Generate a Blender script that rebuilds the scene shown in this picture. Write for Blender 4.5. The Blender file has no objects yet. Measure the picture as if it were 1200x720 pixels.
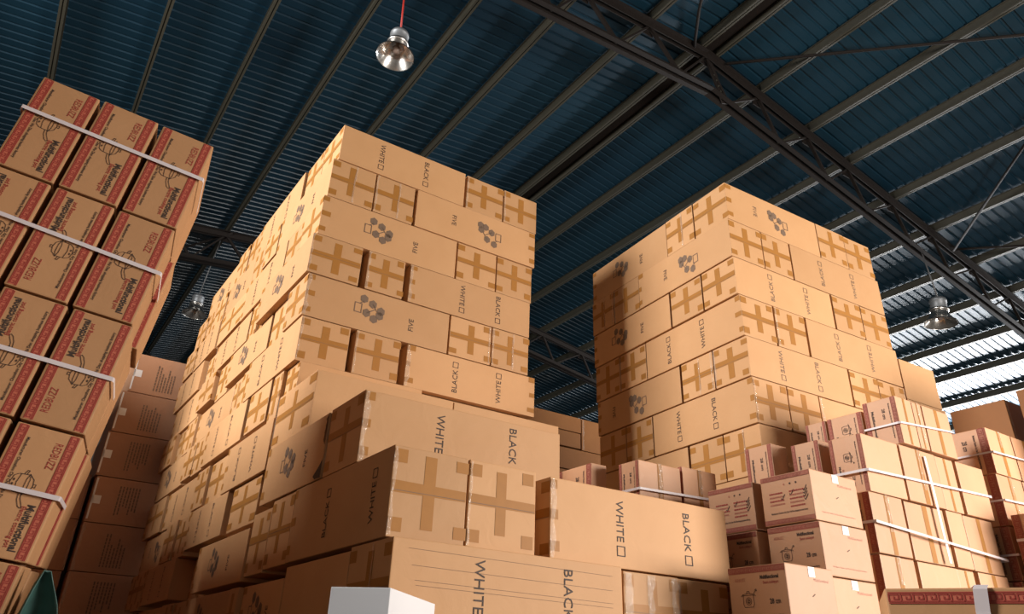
import bpy, bmesh, math, random
from mathutils import Vector, Matrix
random.seed(7)
S = bpy.context.scene
COL = S.collection
CAMZ = 1.51
U = 0.32                                   # carton height in metres
# ------------------------------------------------------------------ camera
PITCH, ROLL, FPX = 0.475369, 0.037925, 850.0
fw = Vector((0, math.cos(PITCH), math.sin(PITCH)))
up0 = Vector((0, -math.sin(PITCH), math.cos(PITCH)))
rt0 = Vector((1, 0, 0))
rt = rt0*math.cos(ROLL) + up0*math.sin(ROLL)
up = -rt0*math.sin(ROLL) + up0*math.cos(ROLL)
cam = bpy.data.cameras.new('camera'); camo = bpy.data.objects.new('camera', cam); COL.objects.link(camo)
cam.sensor_width = 36; cam.lens = FPX/1200*36; cam.clip_start = 0.05
camo.matrix_world = Matrix(((rt.x, up.x, -fw.x, 0), (rt.y, up.y, -fw.y, 0), (rt.z, up.z, -fw.z, CAMZ), (0, 0, 0, 1)))
S.camera = camo
# ------------------------------------------------------------------ world, exposure
S.view_settings.view_transform = 'Standard'; S.view_settings.look = 'None'
S.view_settings.gamma = 1; S.view_settings.use_curve_mapping = False
S.view_settings.exposure = 0.0
W = bpy.data.worlds.new('daylight'); S.world = W; W.use_nodes = True
bg = W.node_tree.nodes['Background']; bg.inputs[0].default_value = (0.9, 0.95, 1.0, 1); bg.inputs[1].default_value = .35
# roof frame: p runs across the ridge, l along it
RY = math.radians(-34); RR = Vector((math.cos(RY), -math.sin(RY), 0)); RL = Vector((math.sin(RY), math.cos(RY), 0))
P0, RZ, SL = 6.593, 10.01, math.tan(math.radians(7.5))
PL, PR, LN, LF = -13.0, 15.2, -4.0, 30.0  # roof extents: across and along
def roof(p, l, dz=0.0):
    v = RR*(P0+p) + RL*l
    v.z = RZ - abs(p)*SL + dz
    return v
def area(name, loc, target, sx, sy, power, col, spread=180):
    d = bpy.data.lights.new(name, 'AREA'); d.shape = 'RECTANGLE'; d.size = sx; d.size_y = sy
    d.energy = power; d.color = col; d.spread = math.radians(spread)
    o = bpy.data.objects.new(name, d); COL.objects.link(o); o.location = loc
    o.rotation_euler = (Vector(target)-Vector(loc)).to_track_quat('-Z', 'Y').to_euler()
    return o
# daylight through the high opening in the left wall
area('left_window_daylight', RR*(P0+PL+.35)+RL*5.0+Vector((0, 0, 6.3)), (0.2, 5.4, 4.0), 2.2, 2.8, 1450, (1.0, .98, .95))
# daylight through the front doorway behind the photographer
area('front_door_daylight', RR*7.2+RL*(LN+.3)+Vector((0, 0, 2.7)), (2.4, 5.0, 3.2), 3.0, 2.8, 1050, (1.0, .93, .86))
# daylight through the long opening in the right wall
area('side_opening_daylight', RR*(P0+PR-.3)+RL*(-2.0)+Vector((0, 0, 4.0)), (3.0, 2.5, 3.2), 6.0, 4.0, 500, (1.0, .92, .84))
area('side_opening_daylight', RR*(P0+PR-.3)+RL*(7.5)+Vector((0, 0, 6.4)), RR*(P0+PR-6)+RL*7+Vector((0, 0, 8.3)), 12.0, 1.2, 2600, (.97, .98, 1.0))

# ------------------------------------------------------------------ materials
def nodes(name):
    m = bpy.data.materials.new(name); m.use_nodes = True
    return m, m.node_tree.nodes, m.node_tree.links, m.node_tree.nodes['Principled BSDF']
def setp(b, **k):
    for a, v in k.items():
        a = {'rough': 'Roughness', 'metal': 'Metallic', 'spec': 'Specular IOR Level', 'coat': 'Coat Weight', 'coatr': 'Coat Roughness', 'alpha': 'Alpha'}.get(a, a)
        if a in b.inputs: b.inputs[a].default_value = v
def card(name, c1, c2, rough=.62, scale=5.0, bump=.25, spec=.35):
    m, n, k, b = nodes(name)
    tc = n.new('ShaderNodeTexCoord'); oi = n.new('ShaderNodeObjectInfo')
    ad = n.new('ShaderNodeVectorMath'); ad.operation = 'ADD'
    k.new(tc.outputs['Object'], ad.inputs[0]); k.new(oi.outputs['Location'], ad.inputs[1])
    nz = n.new('ShaderNodeTexNoise'); nz.inputs['Scale'].default_value = scale; nz.inputs['Detail'].default_value = 5
    k.new(ad.outputs[0], nz.inputs['Vector'])
    mx = n.new('ShaderNodeMix'); mx.data_type = 'RGBA'
    mx.inputs[6].default_value = (*c1, 1); mx.inputs[7].default_value = (*c2, 1)
    k.new(nz.outputs[0], mx.inputs[0])
    hs = n.new('ShaderNodeHueSaturation')
    mr = n.new('ShaderNodeMapRange'); mr.inputs[3].default_value = .9; mr.inputs[4].default_value = 1.1
    k.new(oi.outputs['Random'], mr.inputs[0]); k.new(mr.outputs[0], hs.inputs['Value']); k.new(mx.outputs[2], hs.inputs['Color'])
    k.new(hs.outputs[0], b.inputs['Base Color'])
    wv = n.new('ShaderNodeTexNoise'); wv.inputs['Scale'].default_value = 9; wv.inputs['Detail'].default_value = 4; wv.inputs['Distortion'].default_value = .8
    k.new(ad.outputs[0], wv.inputs['Vector'])
    bp = n.new('ShaderNodeBump'); bp.inputs['Strength'].default_value = bump; bp.inputs['Distance'].default_value = .01
    k.new(wv.outputs[0], bp.inputs['Height']); k.new(bp.outputs[0], b.inputs['Normal'])
    setp(b, rough=rough, spec=spec)
    return m
def flat(name, c, rough=.6, metal=0., noise=0., spec=.5, scale=20.):
    m, n, k, b = nodes(name)
    b.inputs['Base Color'].default_value = (*c, 1); setp(b, rough=rough, metal=metal, spec=spec)
    if noise:
        tc = n.new('ShaderNodeTexCoord'); nz = n.new('ShaderNodeTexNoise'); nz.inputs['Scale'].default_value = scale; nz.inputs['Detail'].default_value = 4
        k.new(tc.outputs['Object'], nz.inputs['Vector'])
        mx = n.new('ShaderNodeMix'); mx.data_type = 'RGBA'
        mx.inputs[6].default_value = (*[x*(1-noise) for x in c], 1); mx.inputs[7].default_value = (*[min(1, x*(1+noise)) for x in c], 1)
        k.new(nz.outputs[0], mx.inputs[0]); k.new(mx.outputs[2], b.inputs['Base Color'])
    return m
M = {}
M['tan'] = card('tan_cardboard', (.50, .265, .115), (.56, .31, .145))
M['cooker'] = card('cooker_cardboard', (.53, .27, .14), (.59, .32, .17), rough=.52, spec=.45)
M['red_print'] = card('rice_cooker_cardboard', (.46, .235, .105), (.52, .275, .13))
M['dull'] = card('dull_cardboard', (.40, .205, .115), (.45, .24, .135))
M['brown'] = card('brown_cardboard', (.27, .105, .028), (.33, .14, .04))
M['white'] = card('white_cardboard', (.74, .74, .76), (.80, .80, .82), rough=.5, bump=.08)
M['gap'] = flat('torn_edge_brown', (.16, .075, .03), .9)  # dark brown of the torn carton edge
M['tape'] = flat('brown_packing_tape', (.36, .155, .034), .5, spec=.2, noise=.08)
M['wtape'] = flat('white_label_tape', (.80, .78, .76), .35)
M['strap'] = flat('white_plastic_strapping', (.66, .58, .58), .38, noise=.06)
M['ink'] = flat('black_ink', (.055, .032, .022), .7)
M['greyink'] = flat('faded_grey_ink', (.17, .105, .065), .7)
M['red'] = flat('red_ink', (.34, .045, .03), .65)
M['redbg'] = flat('pale_red_ink', (.50, .125, .07), .65)
M['redfade'] = flat('faded_red_ink', (.42, .14, .085), .65)
M['blueink'] = flat('pale_violet_ink', (.42, .42, .56), .6)
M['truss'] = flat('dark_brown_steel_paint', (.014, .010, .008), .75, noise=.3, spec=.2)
M['purlin'] = flat('olive_grey_steel', (.045, .041, .029), .5, noise=.15, spec=.4)
M['alu'] = flat('brushed_aluminium', (.62, .60, .57), .33, 1.0, noise=.08)
M['alu_in'] = flat('polished_reflector', (.85, .82, .78), .22, 1.0)
M['housing'] = flat('grey_cast_housing', (.22, .23, .24), .5, .6, noise=.15)
M['redcord'] = flat('red_cord', (.42, .03, .02), .5)
M['greycord'] = flat('grey_cord', (.10, .10, .10), .5)
M['bulb'] = flat('unlit_frosted_bulb', (.30, .22, .18), .3)
M['concrete'] = flat('grey_concrete', (.11, .095, .08), .85, noise=.2, scale=3.)
M['plaster'] = flat('dusty_plaster', (.16, .15, .14), .9, noise=.1, scale=2.)
M['wood'] = flat('pallet_wood', (.36, .22, .11), .8, noise=.3)
M['tarp'] = flat('green_tarpaulin', (.055, .13, .11), .45, noise=.5, scale=14.)
def roofmat():
    m, n, k, b = nodes('blue_corrugated_sheet')
    tc = n.new('ShaderNodeTexCoord'); nz = n.new('ShaderNodeTexNoise'); nz.inputs['Scale'].default_value = .35; nz.inputs['Detail'].default_value = 3
    k.new(tc.outputs['Object'], nz.inputs['Vector'])
    mx = n.new('ShaderNodeMix'); mx.data_type = 'RGBA'
    mx.inputs[6].default_value = (.0065, .027, .050, 1); mx.inputs[7].default_value = (.009, .040, .062, 1)
    k.new(nz.outputs[0], mx.inputs[0]); k.new(mx.outputs[2], b.inputs['Base Color'])
    setp(b, rough=.34, spec=.7, metal=.1)
    return m
M['roof'] = roofmat()
def clearmat():
    m, n, k, b = nodes('clear_glossy_film')
    b.inputs['Base Color'].default_value = (.80, .72, .62, 1); setp(b, rough=.1, spec=1.0, alpha=.20)
    tc = n.new('ShaderNodeTexCoord'); nz = n.new('ShaderNodeTexNoise'); nz.inputs['Scale'].default_value = 60
    k.new(tc.outputs['Object'], nz.inputs['Vector'])
    bp = n.new('ShaderNodeBump'); bp.inputs['Strength'].default_value = .9; bp.inputs['Distance'].default_value = .01
    k.new(nz.outputs[0], bp.inputs['Height']); k.new(bp.outputs[0], b.inputs['Normal'])
    return m
M['film'] = clearmat()

# ------------------------------------------------------------------ helpers
def tag(o, label=None, cat=None, group=None, kind=None):
    if label: o['label'] = label
    if cat: o['category'] = cat
    if group: o['group'] = group
    if kind: o['kind'] = kind
    return o
def empty(name, loc=(0, 0, 0)):
    o = bpy.data.objects.new(name, None); COL.objects.link(o); o.location = loc; o.empty_display_size = .1
    return o
def mesh_obj(name, verts, faces, mats, parent=None, loc=None, fm=None, smooth=False):
    loc = Vector(loc) if loc is not None else Vector((0, 0, 0))
    me = bpy.data.meshes.new(name); me.from_pydata([tuple(Vector(v)-loc) for v in verts], [], faces)
    for m in (mats if isinstance(mats, (list, tuple)) else [mats]): me.materials.append(m)
    if fm: me.polygons.foreach_set('material_index', fm)
    if smooth: me.polygons.foreach_set('use_smooth', [True]*len(faces))
    me.update()
    o = bpy.data.objects.new(name, me); COL.objects.link(o)
    if parent is not None: o.parent = parent
    else: o.location = loc
    return o
class MB:
    """collects solids for ONE mesh"""
    def __init__(s): s.v = []; s.f = []; s.m = []
    def quad(s, a, b, c, d, m=0):
        n = len(s.v); s.v += [Vector(a), Vector(b), Vector(c), Vector(d)]; s.f.append((n, n+1, n+2, n+3)); s.m.append(m)
    def hexa(s, c, m=0):                   # 8 corners: bottom 0-3 ccw, top 4-7
        n = len(s.v); s.v += [Vector(x) for x in c]
        for q in ((3, 2, 1, 0), (4, 5, 6, 7), (0, 1, 5, 4), (1, 2, 6, 5), (2, 3, 7, 6), (3, 0, 4, 7)):
            s.f.append(tuple(n+i for i in q)); s.m.append(m)
    def bar(s, a, b, w, h, upv=(0, 0, 1), m=0):   # rectangular bar a->b
        a = Vector(a); b = Vector(b); d = (b-a).normalized(); x = d.cross(Vector(upv)).normalized(); y = x.cross(d).normalized()
        x *= w/2; y *= h/2
        s.hexa([a-x-y, a+x-y, b+x-y, b-x-y, a-x+y, a+x+y, b+x+y, b-x+y], m)
    def tube(s, pts, r, seg=8, m=0, closed=False):
        pts = [Vector(p) for p in pts]; n0 = len(s.v); N = len(pts)
        for i, p in enumerate(pts):
            d = (pts[min(i+1, N-1)]-pts[max(i-1, 0)]).normalized()
            a = d.cross(Vector((0, 0, 1)));
            if a.length < .1: a = d.cross(Vector((1, 0, 0)))
            a.normalize(); b = d.cross(a)
            rr = r[i] if isinstance(r, (list, tuple)) else r
            for j in range(seg):
                t = 2*math.pi*j/seg; s.v.append(p+(a*math.cos(t)+b*math.sin(t))*rr)
        for i in range(N-1):
            for j in range(seg):
                k = (j+1) % seg; s.f.append((n0+i*seg+j, n0+i*seg+k, n0+(i+1)*seg+k, n0+(i+1)*seg+j)); s.m.append(m)
        s.f.append(tuple(n0+j for j in range(seg))[::-1]); s.m.append(m)
        s.f.append(tuple(n0+(N-1)*seg+j for j in range(seg))); s.m.append(m)
    def lathe(s, prof, org, ax=Vector((0, 0, 1)), seg=32, m=0):
        org = Vector(org); a = ax.orthogonal().normalized(); b = ax.cross(a); n0 = len(s.v); N = len(prof)
        for r, z in prof:
            for j in range(seg):
                t = 2*math.pi*j/seg; s.v.append(org+ax*z+(a*math.cos(t)+b*math.sin(t))*r)
        for i in range(N-1):
            for j in range(seg):
                k = (j+1) % seg; s.f.append((n0+i*seg+j, n0+i*seg+k, n0+(i+1)*seg+k, n0+(i+1)*seg+j)); s.m.append(m)
    def build(s, name, mats, parent=None, loc=None, smooth=False):
        return mesh_obj(name, s.v, s.f, mats, parent, loc, s.m, smooth)

# ------------------------------------------------------------------ lettering templates (2-D triangles, cap height 1)
_TXT = {}
def text2d(txt, bold=0.0, wide=1.0):
    key = (txt, bold, wide)
    if key in _TXT: return _TXT[key]
    cu = bpy.data.curves.new('lettering', 'FONT'); cu.body = txt; cu.size = 1.38; cu.offset = bold; cu.resolution_u = 2
    o = bpy.data.objects.new('lettering', cu); COL.objects.link(o)
    bpy.context.view_layer.update()
    me = bpy.data.meshes.new_from_object(o.evaluated_get(bpy.context.evaluated_depsgraph_get()))
    vs = [(v.co.x*wide, v.co.y) for v in me.vertices]; fs = [tuple(p.vertices) for p in me.polygons]
    x0 = min(v[0] for v in vs); x1 = max(v[0] for v in vs)
    vs = [(x-x0, y-.5) for x, y in vs]
    bpy.data.meshes.remove(me); bpy.data.objects.remove(o); bpy.data.curves.remove(cu)
    _TXT[key] = (vs, fs, x1-x0)
    return _TXT[key]
class Art:
    """2-D artwork on one face of a carton; u runs along the face, v runs down; lengths in metres"""
    def __init__(s, w, h): s.w = w; s.h = h; s.L = {}
    def add(s, mat, vs, fs):
        V, F = s.L.setdefault(mat, ([], [])); n = len(V); V += vs; F += [tuple(n+i for i in f) for f in fs]
    def rect(s, mat, u0, v0, u1, v1): s.add(mat, [(u0, v0), (u1, v0), (u1, v1), (u0, v1)], [(0, 1, 2, 3)])
    def poly(s, mat, pts): s.add(mat, list(pts), [tuple(range(len(pts)))])
    def line(s, mat, pts, t):
        for (a, b), (c, d) in zip(pts[:-1], pts[1:]):
            L = math.hypot(c-a, d-b)
            if L < 1e-9: continue
            x, y = -(d-b)/L*t/2, (c-a)/L*t/2; ex, ey = (c-a)/L*t*.3, (d-b)/L*t*.3
            s.add(mat, [(a+x-ex, b+y-ey), (c+x+ex, d+y+ey), (c-x+ex, d-y+ey), (a-x-ex, b-y-ey)], [(0, 1, 2, 3)])
    def frame(s, mat, u0, v0, u1, v1, t): s.line(mat, [(u0, v0), (u1, v0), (u1, v1), (u0, v1), (u0, v0)], t)
    def text(s, mat, txt, u, v, cap, rot=0, bold=0.0, box=None, center=True, wide=1.0, length=None):
        """rot 0 upright, 90 reads downward, -90 reads upward"""
        vs, fs, w = text2d(txt, bold, wide)
        k = cap; kx = cap
        if length: kx = length/w
        tot = w*kx + (cap*1.5 if box else 0); x0 = -tot/2 if center else 0
        a = math.radians(rot); ca, sa = math.cos(a), math.sin(a)
        tr = lambda x, y: (u + x*ca + y*sa*1, v + x*sa - y*ca)
        s.add(mat, [tr(x0+x*kx, y*k) for x, y in vs], fs)
        if box:
            b0 = x0+w*kx+cap*.45; t = cap*.1; q = [(b0, -cap*.5), (b0+cap*.95, -cap*.5), (b0+cap*.95, cap*.5), (b0, cap*.5), (b0, -cap*.5)]
            s.line(mat if box is True else box, [tr(x, y) for x, y in q], t)
        return tot
    def place(s, parent, root, o, ux, vx, nrm, names):
        """build one child mesh per ink"""
        for mat, (V, F) in s.L.items():
            off = {'tape': .0012, 'wtape': .0016, 'film': .0045, 'redbg': .0010}.get(mat, .0020)
            flip = ux.cross(-vx).dot(nrm) < 0
            lift = [0.0]*len(V)
            if mat == 'tape':
                for i, f in enumerate(F):
                    for q in f: lift[q] = .00006*i
            vs = [o + ux*u + vx*v + nrm*(off+lift[i]) for i, (u, v) in enumerate(V)]
            fs = []
            for f in F:
                a, b, c = (Vector((V[f[0]][0], -V[f[0]][1])), Vector((V[f[1]][0], -V[f[1]][1])), Vector((V[f[2]][0], -V[f[2]][1])))
                ccw = (b-a).x*(c-a).y-(b-a).y*(c-a).x > 0
                fs.append(f if ccw != flip else f[::-1])
            if parent.get('group', '').startswith('big tan') and mat in ('tape', 'wtape', 'film'):
                # strips of tape on the large near cartons are parts of their own
                comp = []
                for f in fs:
                    hit = [c for c in comp if c[0] & set(f)]
                    new = [set(f), [f]]
                    for c in hit: new[0] |= c[0]; new[1] = c[1]+new[1]; comp.remove(c)
                    comp.append(new)
                for ids, ff in comp:
                    ix = sorted(ids); mp = {q: n for n, q in enumerate(ix)}
                    mesh_obj(names[mat], [vs[q] for q in ix], [tuple(mp[q] for q in f) for f in ff], M[mat], parent, root)
                continue
            mesh_obj(names.get(mat, 'printed_marks'), vs, fs, M[mat], parent, root)
NAMES = {'gap': 'torn_edge', 'tape': 'packing_tape', 'wtape': 'white_tape', 'film': 'clear_tape', 'ink': 'black_print', 'greyink': 'grey_print', 'red': 'red_print', 'redbg': 'red_border', 'redfade': 'faded_red_print', 'blueink': 'violet_print'}

# ------------------------------------------------------------------ frames of the piles
class Frame:
    def __init__(f, o, r, l, z, unit): f.o = Vector(o); f.r = Vector(r); f.l = Vector(l); f.z = Vector(z); f.u = unit
    def P(f, s, t, k): return f.o + (f.r*s + f.l*t - f.z*k)*f.u
ORG = Vector((0, 0, CAMZ)); ZZ = Vector((0, 0, 1))
FA = Frame(Vector((-4.10029, 12.96921, 11.28032))*U+ORG, (.85185, .52379, 0), (-.56766, .82327, 0), ZZ, U)
FB = Frame(Vector((5.03980, 14.10859, 10.86481))*U+ORG, (.87108, .49114, 0), (-.49114, .87108, 0), ZZ, U)
QR = .25
FC = Frame(Vector((-5.69135, 10.82620, 8.73859))*QR+ORG, (.88555, .44889, -.11961), (-.44301, .89351, .07342), (.13982, -.01203, .99010), QR)
KF = (FA.o.z-1.28)/U                       # k of the dock surface in frame A
KB = (FB.o.z-1.28)/U

def carton(F, s0, s1, t0, t1, k0, k1, name='carton', label='', cat='box', group=None, mat='tan', R=None, Lf=None, bev=.004, seam=None, jit=True):
    """one carton; R and Lf are Art builders for the face at t0 and the face at s0"""
    c = [F.P(s0, t0, k1), F.P(s1, t0, k1), F.P(s1, t1, k1), F.P(s0, t1, k1), F.P(s0, t0, k0), F.P(s1, t0, k0), F.P(s1, t1, k0), F.P(s0, t1, k0)]
    root = empty(name, sum(c[:4], Vector())/4); tag(root, label, cat, group)
    rl = root.location.copy()
    bm = bmesh.new(); vs = [bm.verts.new(x-rl) for x in c]
    for q in ((3, 2, 1, 0), (4, 5, 6, 7), (0, 1, 5, 4), (1, 2, 6, 5), (2, 3, 7, 6), (3, 0, 4, 7)): bm.faces.new([vs[i] for i in q])
    bmesh.ops.bevel(bm, geom=bm.edges[:], offset=bev, segments=2, profile=.6, affect='EDGES')
    me = bpy.data.meshes.new('carton_body'); bm.to_mesh(me); bm.free(); me.materials.append(M[mat])
    b = bpy.data.objects.new('carton_body', me); COL.objects.link(b); b.parent = root
    up_ = F.z.normalized()
    if R:
        w = (F.P(s1, t0, k0)-F.P(s0, t0, k0)).length; h = (k1-k0)*F.u
        a = Art(w, h); R(a); ux = F.r.normalized(); n = up_.cross(ux).normalized(); n = n if n.dot(F.l) < 0 else -n
        a.place(root, rl, F.P(s0, t0, k0), ux, -up_, n, NAMES)
    if Lf:
        w = (F.P(s0, t1, k0)-F.P(s0, t0, k0)).length; h = (k1-k0)*F.u
        a = Art(w, h); Lf(a); ux = -F.l.normalized(); n = up_.cross(ux).normalized(); n = n if n.dot(F.r) < 0 else -n
        a.place(root, rl, F.P(s0, t1, k0), ux, -up_, n, NAMES)
    return root

# ------------------------------------------------------------------ artwork
rj = lambda a: random.uniform(-a, a)
def tape_end(film=.5):
    film *= .6
    def f(a):
        w, h = a.w, a.h; x = w*(.5+rj(.03)); t = .026
        a.rect('tape', x-t, h*(.10+rj(.03)), x+t*(1+rj(.1)), h*(.86+rj(.05)))
        y = h*(.47+rj(.03)); a.add('tape', [(.004, y-.021+rj(.004)), (w*.99, y-.021), (w*.99, y+.021), (.004, y+.021+rj(.004))], [(0, 1, 2, 3)])
        for cx in (0, 1):
            for cy in (0, 1):
                if random.random() < .8:
                    u0 = .003 if cx == 0 else w-.003-w*.17*(1+rj(.2)); v0 = h*.05 if cy == 0 else h*.80
                    a.rect('tape', u0, v0+rj(.005), u0+w*.17, v0+h*.14)
        a.rect('greyink', w*.02, h*.495, w*.98, h*.502)
        if random.random() < film: film_edge(a, .002 if random.random() < .75 else w-.02)
        if random.random() < film*.5: film_edge(a, x+t*.6)
    return f
def film_edge(a, u, wd=.015, v0=.02, v1=.98):
    n = 9; L = []; Rr = []
    for i in range(n+1):
        v = a.h*(v0+(v1-v0)*i/n); L.append((u+rj(.003), v)); Rr.append((u+wd*(.45+random.random()*.75), v))
    pts = L+Rr[::-1]; fs = [(i, i+1, 2*n+1-i-1, 2*n+1-i) for i in range(n)]
    a.add('film', pts, fs)
def side_patches(a, left=True, right=True):
    for e, on in ((0, left), (1, right)):
        if not on: continue
        for v in (.08, .46, .84):
            l = .03+random.random()*.035
            u0 = .003 if e == 0 else a.w-.003-l
            a.rect('tape', u0, a.h*(v-.06)+rj(.004), u0+l, a.h*(v+.06))
def logo(a, u, v, s, fl=1, ink='greyink'):
    H = [(-.17, -.27), (.10, -.17), (-.06, .14), (.17, .27), (.33, .13), (.36, -.02 if fl > 0 else .3)]
    for x, y in H:
        x *= s*fl; y *= s*fl
        a.poly(ink, [(u+x+.125*s*math.sin(math.radians(60*i)), v+y+.135*s*math.cos(math.radians(60*i))) for i in range(6)])
    t = s*.025
    a.frame(ink, u-.42*s*fl, v-.10*s*fl, u-.22*s*fl, v+.18*s*fl, t)
    a.line(ink, [(u-.17*s*fl, v-.2*s*fl), (u-.28*s*fl, v-.1*s*fl)], t); a.line(ink, [(u+.1*s*fl, v-.17*s*fl), (u+.3*s*fl, v+.1*s*fl)], t)
    a.line(ink, [(u-.06*s*fl, v+.14*s*fl), (u+.17*s*fl, v-.02*s*fl)], t)
def wb(flip=False, pl=True, pr=False, ink='ink', cap=.040, first=.31, second=.67, tick=None, film=0, vs=(.5, .5)):
    def f(a):
        k = a.w/1.04; side_patches(a, pl, pr)
        if not flip:
            a.text(ink, 'WHITE', a.w*first, a.h*vs[0], cap, 90, box=tick or True); a.text(ink, 'BLACK', a.w*second, a.h*vs[1], cap, 90, box=True)
        else:
            a.text(ink, 'BLACK', a.w*first, a.h*vs[0], cap, -90, box=True); a.text(ink, 'WHITE', a.w*second, a.h*vs[1], cap, -90, box=True)
        if film: film_edge(a, .002, .03)
    return f
def five(flip=False, pl=True, pr=False, ink='ink', film=0, hu=.40, fu=.70):
    def f(a):
        side_patches(a, pl, pr)
        if not flip:
            logo(a, a.w*hu, a.h*.45, .24); a.text(ink, 'FIVE', a.w*fu, a.h*.55, .038, -90)
        else:
            logo(a, a.w*(1-hu), a.h*.55, .24, -1); a.text(ink, 'FIVE', a.w*(1-fu), a.h*.48, .038, 90)
        if film: film_edge(a, .002, .03)
    return f
def plain(film=0, patches=False):
    def f(a):
        if patches: side_patches(a)
        if film: film_edge(a, .002, .025)
    return f

# ------------------------------------------------------------------ shell of the warehouse
def ribbed(side, pa, pb):
    mb = MB(); n = int((LF-LN)/.16); prof = []
    for i in range(n):
        l = LN+i*.16; prof += [(l, 0), (l+.112, 0), (l+.120, .024), (l+.150, .024)]
    prof.append((LN+n*.16, 0))
    for l, h in prof:
        for p in (pa, pb): mb.v.append(roof(p, l, .02+h))
    for i in range(len(prof)-1): mb.f.append((2*i, 2*i+1, 2*i+3, 2*i+2)); mb.m.append(0)
    return mb
for nm, pa, pb in (('ceiling_left', PL, 0), ('ceiling_right', 0, PR)):
    o = ribbed(0, pa, pb).build(nm, M['roof']); o['kind'] = 'structure'
    md = o.modifiers.new('thickness', 'SOLIDIFY'); md.thickness = .004; md.offset = 1
def slab(name, c, mat):
    mb = MB(); mb.hexa(c); o = mb.build(name, M[mat]); o['kind'] = 'structure'; return o
def rbox(p0, p1, l0, l1, z0, z1, z0b=None):
    q = lambda p, l, z: RR*(P0+p)+RL*l+Vector((0, 0, z))
    return [q(p0, l0, z0), q(p1, l0, z0), q(p1, l1, z0), q(p0, l1, z0), q(p0, l0, z1), q(p1, l0, z1), q(p1, l1, z1), q(p0, l1, z1)]
slab('floor', rbox(PL-.3, PR+.3, LN-.3, LF+.3, -.2, 0), 'concrete')
def fbox(F, s0, s1, t0, t1, k0, k1): return [F.P(s0, t0, k1), F.P(s1, t0, k1), F.P(s1, t1, k1), F.P(s0, t1, k1), F.P(s0, t0, k0), F.P(s1, t0, k0), F.P(s1, t1, k0), F.P(s0, t1, k0)]
slab('floor_platform', fbox(FA, -9, 30, -8.6, 30, KF, KF+1.28/U-.001), 'concrete')
def wall(name, along_p, fixed, a0, a1, holes, ztop):
    """a wall with rectangular openings; holes = [(a0,a1,z0,z1)]"""
    mb = MB(); xs = sorted({a0, a1, *[h[0] for h in holes], *[h[1] for h in holes]}); zs = sorted({0., *[h[2] for h in holes], *[h[3] for h in holes]})
    for x0, x1 in zip(xs[:-1], xs[1:]):
        for i, z0 in enumerate(zs):
            z1 = zs[i+1] if i+1 < len(zs) else None
            if z1 is not None and any(h[0] <= x0 and h[1] >= x1 and h[2] <= z0 and h[3] >= z1 for h in holes): continue
            if z1 is None and any(h[0] <= x0 and h[1] >= x1 and h[3] >= 99 for h in holes): continue
            zt = lambda p: (RZ-abs(p)*SL) if z1 is None else z1
            if along_p:
                parts = [(x0, 0), (0, x1)] if x0 < 0 < x1 else [(x0, x1)]
                for u0, u1 in parts:
                    q = lambda p, l, z: RR*(P0+p)+RL*l+Vector((0, 0, z))
                    mb.hexa([q(u0, fixed, z0), q(u1, fixed, z0), q(u1, fixed+.2, z0), q(u0, fixed+.2, z0), q(u0, fixed, zt(u0)), q(u1, fixed, zt(u1)), q(u1, fixed+.2, zt(u1)), q(u0, fixed+.2, zt(u0))])
            else:
                mb.hexa(rbox(fixed, fixed+.2, x0, x1, z0, zt(fixed)))
    o = mb.build(name, M['plaster']); o['kind'] = 'structure'; return o
wall('wall_left', False, PL-.2, LN, LF, [(3.7, 6.3, 4.7, 7.8)], 8)
wall('wall_right', False, PR, LN, LF, [(-3.6, 20., 1.8, 7.4)], 8)
wall('wall_front', True, LN-.2, PL, PR, [(-1.0, 2.4, 1.0, 4.4)], 8)
wall('wall_back', True, LF, PL, PR, [], 8)

# purlins: C section with lips, one thing each
def purlin(p, label, l0=LN, l1=LF, dz=0.):
    sg = 1 if p >= 0 else -1
    A = RR*(1 if p >= 0 else -1); dn = Vector((0, 0, -1)); mb = MB()
    def plate(u0, u1, v0, v1):
        c = []
        for v in (v1, v0):
            for l, u in ((l0, u0), (l0, u1), (l1, u1), (l1, u0)):
                q = roof(p, l, dz-v); c.append(q+RR*u)
        mb.hexa(c)
    for e in (-1, 1):                      # two channels back to back
        q = lambda x, y: (min(e*x, e*y), max(e*x, e*y))
        plate(*q(.007, .036), .0, .006); plate(*q(.007, .036), .154, .160)
        plate(*q(.007, .012), .006, .154); plate(*q(.031, .036), .136, .154)
    plate(-.007, .007, .03, .13)
    o = mb.build('roof_purlin', M['purlin'], loc=roof(p, 0, -.16)); tag(o, label, 'roof beam', 'steel purlins under the blue roof sheets')
ORD = ['first', 'second', 'third', 'fourth', 'fifth', 'sixth', 'seventh', 'eighth', 'ninth', 'tenth', 'eleventh', 'twelfth', 'thirteenth']
for i, p in enumerate((-1.15, -2.32, -3.38, -4.48, -5.56, -6.67, -7.77, -8.87, -9.97, -11.1, -12.3)):
    purlin(p, 'steel purlin, %s from the ridge on the dark roof slope with the red-cord lamp' % ORD[i])
for i, p in enumerate((1.17, 2.36, 3.42, 4.70, 5.95, 7.35, 8.68, 10.05, 11.38, 12.75, 14.1)):
    purlin(p, 'steel purlin, %s from the ridge on the roof slope above the strapped boxes' % ORD[i])
purlin(-.13, 'ridge purlin on the side of the red-cord lamp, beside the black gap'); purlin(.17, 'ridge purlin on the side of the cross braces, beside the black gap')
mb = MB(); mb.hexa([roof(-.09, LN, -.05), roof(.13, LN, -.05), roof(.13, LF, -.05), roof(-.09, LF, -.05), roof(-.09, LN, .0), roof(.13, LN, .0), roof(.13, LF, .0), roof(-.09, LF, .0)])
o = mb.build('trim_ridge_shade', M['truss']); o['kind'] = 'structure'  # dark strip painted in for the shade of the slot between ridge purlins

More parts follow.
